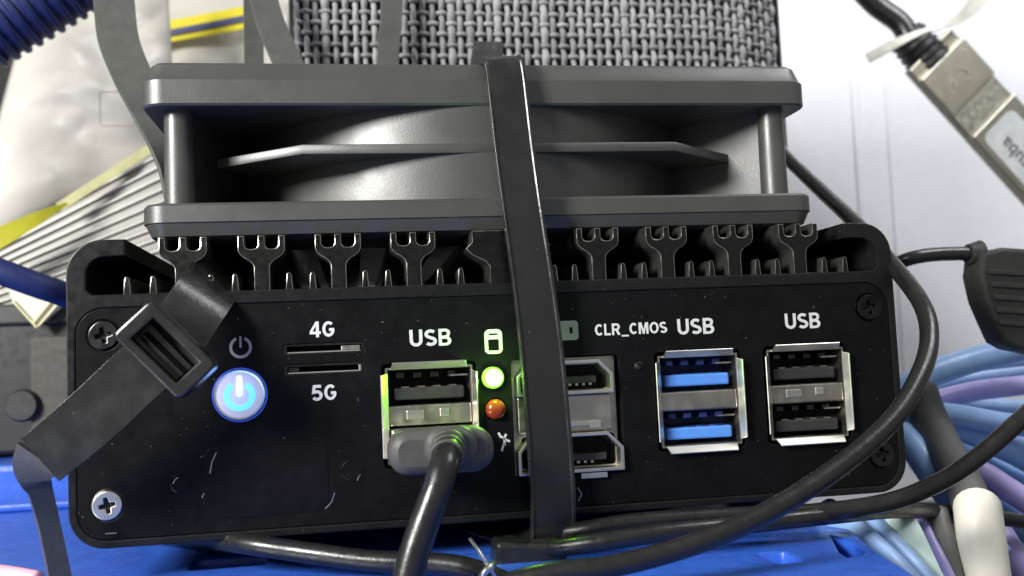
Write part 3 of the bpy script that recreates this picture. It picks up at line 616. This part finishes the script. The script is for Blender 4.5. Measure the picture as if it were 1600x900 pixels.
for k in range(3): B().tube([P(701-k*1.6, 697+k*7, -14.2-k*1.9), P(700.6-k*1.6, 700+k*7, -15.2-k*1.9)], 2.45-.1*k, 18).build('strain_ring', PLUG, up, 60, .15)
# ---- thick grey cable and cream sleeve
ck = thing('thick_cable', 'thick grey cable rising out of a cream sleeve beside the computer', 'cable', P(1530, 900, 4))
B().tube(smoothpath([P(1438, 610, 34), P(1452, 650, 30), P(1478, 705, 22), P(1505, 755, 12), P(1522, 800, 6), P(1530, 850, 4)], 8), 3.3, 18).build('jacket', mat('grey_rubber', (0.10, 0.10, 0.098), .55, bump=.2), ck, 180)
sp_ = smoothpath([P(1527, 792, 3), P(1528, 800, 2.5), P(1534, 850, 1), P(1545, 930, 0)], 5)
B().tube(sp_, [3.55] + [3.75]*(len(sp_)-1), 20).build('sleeve', CREAM, ck, 60)
# ---- light blue and lilac network cables
G = 'network cables beside the computer'
def net(label, pts, r, mt): return cable('network_cable', label, pts, r, mt, 'cable', G)
net('topmost pale blue network cable, arching to the right edge under the plug', [(1395, 640, 40), (1430, 598, 40), (1490, 572, 40), (1560, 552, 42), (1640, 534, 44)], 2.77, LBLUE)
net('lilac network cable just under the topmost pale blue cable', [(1400, 668, 46), (1450, 632, 48), (1520, 612, 50), (1580, 604, 52), (1640, 598, 52)], 2.25, LILAC)
net('blue network cable right below the lilac one', [(1398, 660, 36), (1440, 646, 36), (1500, 650, 38), (1570, 662, 40), (1640, 668, 40)], 2.36, LBLUE)
net('pale blue network cable bending down between the thick grey cable and right edge', [(1430, 668, 44), (1490, 668, 44), (1545, 688, 44), (1600, 716, 44), (1650, 745, 44)], 2.67, LBLUE)
net('pale blue network cable passing behind the loop of black cable', [(1415, 690, 52), (1470, 690, 52), (1530, 722, 50), (1580, 745, 50), (1650, 772, 50)], 2.46, LBLUE)
net('glossy lilac network cable slanting down to the right edge', [(1500, 722, 30), (1540, 742, 28), (1580, 768, 26), (1650, 812, 24)], 2.36, LILAC)
net('blue network cable under the glossy lilac one', [(1510, 760, 34), (1550, 780, 32), (1590, 815, 30), (1650, 862, 28)], 2.67, LBLUE)
net('blue network cable tucked against the computer\'s lower right corner', [(1405, 675, 30), (1432, 705, 26), (1460, 745, 22), (1500, 795, 18), (1560, 870, 14)], 2.67, LBLUE)
net('deep lilac cable below the cream sleeve at the corner', [(1550, 820, 24), (1580, 870, 20), (1610, 920, 18)], 2.87, LILAC)
net('blue cable coming out from under the level black cable, leftmost of the lower bunch', [(1290, 800, 6), (1335, 835, 0), (1385, 880, -5), (1430, 930, -9)], 2.56, LBLUE)
net('blue cable second from the dark hole in the crate', [(1325, 800, 8), (1372, 840, 2), (1420, 890, -3), (1450, 930, -6)], 2.56, LBLUE)
net('blue cable alongside the flat mint strip', [(1352, 800, 10), (1398, 842, 5), (1440, 890, 0), (1470, 930, -3)], 2.36, LBLUE)
net('pale blue network cable crowding the right edge at the black cable\'s height', [(1470, 700, 58), (1520, 690, 58), (1570, 705, 56), (1650, 728, 54)], 2.67, LBLUE)
net('pale blue network cable nearest above the cream sleeve', [(1480, 735, 40), (1530, 752, 38), (1580, 792, 36), (1650, 838, 34)], 2.56, LBLUE)
net('narrow lilac cable between mint strip and grey cable', [(1432, 800, 10), (1448, 835, 6), (1470, 880, 2), (1490, 930, -1)], 1.44, LILAC)
net('dark grey cable standing against the cream sleeve', [(1462, 800, 8), (1476, 850, 4), (1490, 930, 0)], 2.0, CABLEG)
LBL2 = mat('pale_blue_jacket', (0.38, 0.55, 0.84), 0.4, var=0.1)
for k, (ya, yb, yc, yd) in enumerate(((625, 585, 568, 556), (652, 628, 632, 640), (668, 655, 676, 700), (680, 676, 706, 730), (692, 700, 736, 772), (700, 716, 762, 806), (640, 606, 588, 574))):
    net('thin pale blue cable, %s in the bundle beside the computer' % ('topmost', 'third from the top', 'middle one', 'third from the bottom', 'second from the bottom', 'lowest', 'second from the top')[k], [(1400+k*3, ya, 58+k), (1455, yb, 60+k), (1535, yc, 60+k), (1650, yd, 60+k)], 1.75, LBL2)
o = strap('flat_strip', [(P(1400, 800, 4), 4.6, Vector((1, 0, .3))), (P(1424, 845, 0), 4.6, Vector((1, 0, .3))), (P(1462, 930, -5), 4.6, Vector((1, 0, .3)))], MINT, None, FLAT)
tag(o, 'flat pale mint plastic strip among the blue cables', 'strip')
# ---- silver twist wire under the buckle
tw = thing('twist_wire', 'bright crossed wire ends poking up under the middle cable tie', 'wire', P(765, 900, -16))
B().tube([P(734, 841, -16), P(752, 868, -17), P(776, 905, -18)], .26, 8).build('wire', STEEL, tw, 180)
B().tube([P(750, 905, -18), P(762, 888, -18), P(772, 880, -17)], .5, 8).build('wire', STEEL, tw, 180)

# ================================================================== metal plug on the cabinet (top right)
sf = thing('transceiver_plug', 'metal network transceiver plug with grey label hanging on white cabinet', 'plug', P(1600, 270, 150))
SY = 150.0
o0 = P(1461, 97, SY); ax_ = (P(1523, 166, SY)-o0); ax_.y = 0; ax_.normalize(); pe = Vector((-ax_.z, 0, ax_.x)); pe = pe if pe.x > 0 else -pe
Ms = Matrix((ax_, Vector((0, 1, 0)), pe)).transposed().to_4x4(); Ms.translation = o0
hw = (P(1509, 65, SY)-P(1440, 127, SY)).length/2
def sbox(name, u0, u1, y0, y1, w, mt, parent, bev):
    me = B().bb(u0, u1, y0, y1, -w, w).mesh(name); return link(name, xform(me, Ms), mt, parent, 0, bev)
ppm = (P(1523, 166, SY)-o0).length/92.8
sbox('rear_shell', -22*ppm, 150*ppm, -2.6, 0.6, hw*.99, NICKEL, sf, .5)
s1 = sbox('front_cover', 0, 75*ppm, -4.2, -2.4, hw, NICKEL, sf, .4)
sbox('vent_band', 75*ppm, 118*ppm, -3.2, -2.4, hw*.97, mat('dark_nickel', (.34, .33, .27), .45, .9), sf, .2)
s2 = sbox('lower_cover', 118*ppm, 420*ppm, -4.2, 0.6, hw*1.0, NICKEL, sf, .5)
for u_ in (1.5, 119.5): sbox('ridge', (u_-1.2)*ppm, (u_+1.2)*ppm, -4.75, -4.15, hw*1.0, STEEL, sf, .1)
for k in range(6): link('vent_dot', xform(B().bb(92*ppm, 97*ppm, -3.35, -3.1, (-.8+.3*k)*hw, (-.72+.3*k)*hw).mesh('d'), Ms), STEEL, sf, 0)
me = plate([rrect(130*ppm, 330*ppm, -hw*.80, hw*.62, 3.0)], -4.42, -4.15); link('label_patch', xform(me, Ms), LABELG, sf, 0)
me = text_mesh('aruba', 31*ppm, .012*31*ppm)
Mt = Matrix.Translation((0, -4.5, 0)) @ FACE @ Matrix.Rotation(math.pi, 4, 'Z'); xform(me, Mt)
for v_ in me.vertices: v_.co += Vector((190*ppm, 0, -16*ppm))
link('lettering', xform(me, Ms), LABELT, sf, 0)
def emboss(pts, w): return link('embossed_mark', xform(plate([stroke([(a*ppm, b*ppm) for a, b in pts], w)], -4.5, -4.15), Ms), STEEL, sf, 0)
for pts in ([(18, -12), (24, -4)], [(20, -16), (28, -8)], [(24, -20), (30, -12)], [(32, -14), (40, -12), (46, -18)], [(30, 8), (36, 16), (46, 16)], [(48, 4), (52, 12), (56, 8)], [(46, -28), (50, -26)], [(12, 34), (17, 37)], [(12, -36), (16, -33)]): emboss(pts, .35)
b = B(); bt = [Ms @ Vector((k*ppm, 2, 0)) for k in range(-62, 2, 2)]
b.tube(bt, [(27 + (2.5 if (i//3) % 2 else 0) + i*.15)*ppm*1.0 for i in range(len(bt))], 18).build('boot', BLACKP, sf, 60)
b = B(); b.tube(smoothpath([P(1320, -45, SY+6), P(1365, 5, SY+5), P(1405, 35, SY+3), Ms @ Vector((-50*ppm, 2, 0))], 8), 17*ppm, 16).build('cord', CABLE, sf, 180)
o = strap('clear_cable_tie', [(P(1355, 92, SY-6), 3.4, Vector((.4, 0, 1))), (P(1395, 70, SY-10), 3.4, Vector((.4, 0, 1))), (P(1440, 50, SY-12), 1.8, Vector((.4, .3, 1))), (P(1475, 40, SY-12), 1.2, Vector((.4, .3, 1))), (P(1508, 20, SY-9), 5.0, Vector((.6, 0, .8))), (P(1555, -30, SY-8), 7.5, Vector((.6, 0, .8)))], mat('milky_nylon', (.78, .75, .66), .35, alpha=.8), None, FLAT)
tag(o, 'milky white cable tie wrapped round the transceiver\'s black cord', 'cable tie')

# ================================================================== bags and things on the left
def bag_mesh(corners, bulge, wr, seed, nu=36, nv=30, ridges=0):
    c = [Vector(q) for q in corners]; n = (c[1]-c[0]).cross(c[3]-c[0]).normalized(); n = -n if n.y > 0 else n
    vs, fs = [], []
    for side in (1, -1):
        for j in range(nv+1):
            for i in range(nu+1):
                s_, t_ = i/nu, j/nv
                p = (c[0]*(1-s_)+c[1]*s_)*(1-t_) + (c[3]*(1-s_)+c[2]*s_)*t_
                e = (max(0, math.sin(math.pi*s_))*max(0, math.sin(math.pi*t_)))**.45
                w = noise.noise(Vector((p.x*.05+seed, p.z*.05, seed*2)))*wr + noise.turbulence(Vector((p.x*.03, p.z*.045+seed, 1)), 3, False)*wr*.7
                w += abs(noise.noise(Vector((p.x*.04-p.z*.07, p.x*.02+p.z*.02, seed*3))))*wr*1.2
                vs.append(p + n*((bulge*e)*(1 if side > 0 else .4)*side + w*(.3+.7*e)))
    m = (nu+1)*(nv+1)
    for sd in (0, 1):
        for j in range(nv):
            for i in range(nu):
                a = sd*m+j*(nu+1)+i; fs.append((a, a+1, a+nu+2, a+nu+1))
    b = B(); b.raw(vs, fs); bmesh.ops.remove_doubles(b.bm, verts=b.bm.verts[:], dist=.01); return b
def on(corners, s_, t_, off):
    c = [Vector(q) for q in corners]; return (c[0]*(1-s_)+c[1]*s_)*(1-t_) + (c[3]*(1-s_)+c[2]*s_)*t_ + Vector((0, -off, 0))
# back bag with the striped seal
cs = [P(150, -60, 215), P(470, -60, 215), P(430, 200, 205), P(150, 260, 205)]
bb_ = thing('zip_bag', 'clear zip bag with yellow and blue striped seal above the fan corner', 'bag', cs[3], 'plastic bags left of the fan')
bag_mesh(cs, 5, 3.0, 3).build('film', BAG, bb_, 180)
def band(name, p0, p1, w, th, mt, parent): return strap(name, [(p0, w, Vector((0, 0, 1))), (p0.lerp(p1, .5), w, Vector((0, 0, 1))), (p1, w, Vector((0, 0, 1)))], mt, parent, FLAT)
ys = 197
band('yellow_stripe', P(233, 46, ys), P(392, 16, ys), 3.4, .4, YELLOW, bb_); band('yellow_stripe', P(233, 66, ys), P(392, 38, ys), 2.6, .4, YELLOW, bb_)
band('blue_stripe', P(234, 58, ys-1), P(392, 27, ys-1), 2.2, .4, SEALB, bb_)
link('red_print', plate([[(P(px, py, 198).x, P(px, py, 198).z) for px, py in ((222, 72), (240, 70), (246, 102), (232, 106))]], 197, 197.6), mat('red_print', (.62, .22, .14), .6, alpha=.7), bb_, 0)
# big white bag
cs = [P(38, 28, 150), P(262, -30, 172), P(275, 240, 160), P(-60, 400, 132)]
bg_ = thing('zip_bag', 'big crumpled white plastic bag left of the fan', 'bag', cs[3], 'plastic bags left of the fan')
bag_mesh(cs, 6, 3.2, 7, 56, 48).build('film', BAG, bg_, 180)
link('print_frame', plate([rrect(P(160, 0, 141).x, P(215, 0, 141).x, P(0, 205, 141).z, P(0, 150, 141).z, .6, 2), rrect(P(160, 0, 141).x+.35, P(215, 0, 141).x-.35, P(0, 205, 141).z+.35, P(0, 150, 141).z-.35, .4, 2)], 136.0, 136.2), PINK, bg_, 0)
# stack of flat bags, edges showing
dirv = Vector((0.885, 0, 0.455)); perp = Vector((.5, 0, -.85))
for k in range(9):
    y = 128-k*.35; base = P(-60, 408+k*10.5, y); far = P(268, 232+k*19, y)
    low0 = P(-30+k*11, 470+k*6, y+4); low1 = P(300, 380+k*9, y+4)
    cs = [base, far, low1, low0]
    o = bag_mesh(cs, .1, .1, 20+k, 20, 8).build('flat_bag', BAG2, None, 180)
    w_ = ('uppermost', 'second from the top', 'third from the top', 'fourth from the top', 'middle one', 'fourth from the bottom', 'third from the bottom', 'second from the bottom', 'lowest')[k]
    tag(o, 'flat clear bag in the slanting stack left of the fan, ' + w_, 'bag', 'stack of flat bags')
    eb = band('edge_seal', P(-60, 408+k*10.5-1, y-.4), P(262, 236+k*19-1, y-.4), .4, .2, mat('edge_glint', (.85, .84, .78), .3), o)
o = strap('yellow_seal_strip', [(P(-40, 394, 110), 5.2, Vector((.3, 0, 1))), (P(10, 366, 111), 4.8, Vector((.3, 0, 1))), (P(60, 340, 113), 3.2, Vector((.3, 0, 1))), (P(104, 318, 116), .6, Vector((.3, 0, 1)))], mat('olive_seal', (.50, .47, .03), .45, var=.1), None, FLAT); tag(o, 'yellow seal strip across the bags at the left edge', 'seal strip')
o = band('yellow_seal_strip', P(92, 324, 119), P(262, 215, 129), 2.4, .4, mat('pale_yellow', (.70, .68, .36), .5), None); tag(o, 'faint pale yellow strip continuing up to the fan', 'seal strip')
for (nm, lb, pts) in (('bag_tip', 'pointed bag corner with yellow edges over the dark box', ((0, 418), (110, 468), (60, 512), (20, 470))),):
    t_ = link(nm, plate([[(P(px, py, 108).x, P(px, py, 108).z) for px, py in pts]], 107.6, 108.2), BAG, None, 0); tag(t_, lb, 'bag')
    for (p0, p1) in (((60, 510), (96, 470)), ((52, 505), (84, 466)), ((20, 470), (58, 512))): band('yellow_edge', P(*p0, 107), P(*p1, 107), .4, .2, mat('pale_yellow', (.70, .68, .36), .5), t_)
# navy corrugated hose, top left
hs = thing('corrugated_hose', 'navy blue corrugated hose in the upper left corner', 'hose', P(40, 20, 92))
h0, h1 = P(-60, 62, 100), P(205, -95, 100); hd_ = (h1-h0); L_ = hd_.length; hd_.normalize()
B().tube([h0, h1], 9.2, 24).build('core', HOSE, hs, 180)
nr = 15; Rq = hd_.to_track_quat('Z', 'Y').to_matrix()
for k in range(nr):
    c = h0 + hd_*(L_*(k+.5)/nr); b = B(); n, m_ = 28, 8; vs = []
    for i in range(n):
        a = 2*math.pi*i/n
        for j in range(m_):
            t = 2*math.pi*j/m_; rr = 9.4+.95*math.cos(t); vs.append(c + Rq @ Vector((rr*math.cos(a), rr*math.sin(a), 1.05*math.sin(t))))
    b.raw(vs, [(i*m_+j, ((i+1) % n)*m_+j, ((i+1) % n)*m_+(j+1) % m_, i*m_+(j+1) % m_) for i in range(n) for j in range(m_)]); b.build('rib', HOSE, hs, 180)
cable('navy_cable', 'navy blue cable running in from the left edge behind the computer', [(-60, 402, 60), (0, 424, 60), (60, 446, 62), (105, 462, 66), (190, 500, 75)], 2.6, HOSE)
# dark box and small blocks behind the left edge
db = thing('equipment_box', 'dark grey equipment box standing behind the computer at the left edge', 'box', P(40, 690, 118))
def frontbox(nm, px0, px1, py0, py1, y0, y1, mt, parent, bev):
    a, b = P(px0, py0, y0), P(px1, py1, y0); return B().bb(a.x, b.x, y0, y1, b.z, a.z).build(nm, mt, parent, 0, bev)
frontbox('body', -200, 190, 505, 700, 112, 135, DKGREY, db, 1.0)
frontbox('lid', -200, 190, 482, 502, 110.5, 135, BLACKP, db, .8)
o = frontbox('card_block', 46, 130, 527, 668, 100, 108, TAUPE, None, .8); tag(o, 'taupe card block standing in front of the dark box', 'block')
o = B().lathe(P(32, 634, 98), [(.01, 0), (3.4, 0), (3.9, 1.2), (3.9, 4), (.01, 4)], 24).build('grey_knob', mat('mid_grey', (.028, .028, .026), .6), None, 60); tag(o, 'round grey knob low beside the taupe block', 'knob')
o = cable('pink_cable', 'pink cable end in the lower left corner', [(-40, 893, 4), (10, 897, 2), (60, 906, 0)], 1.2, mat('pink_jacket', (.75, .40, .50), .4))
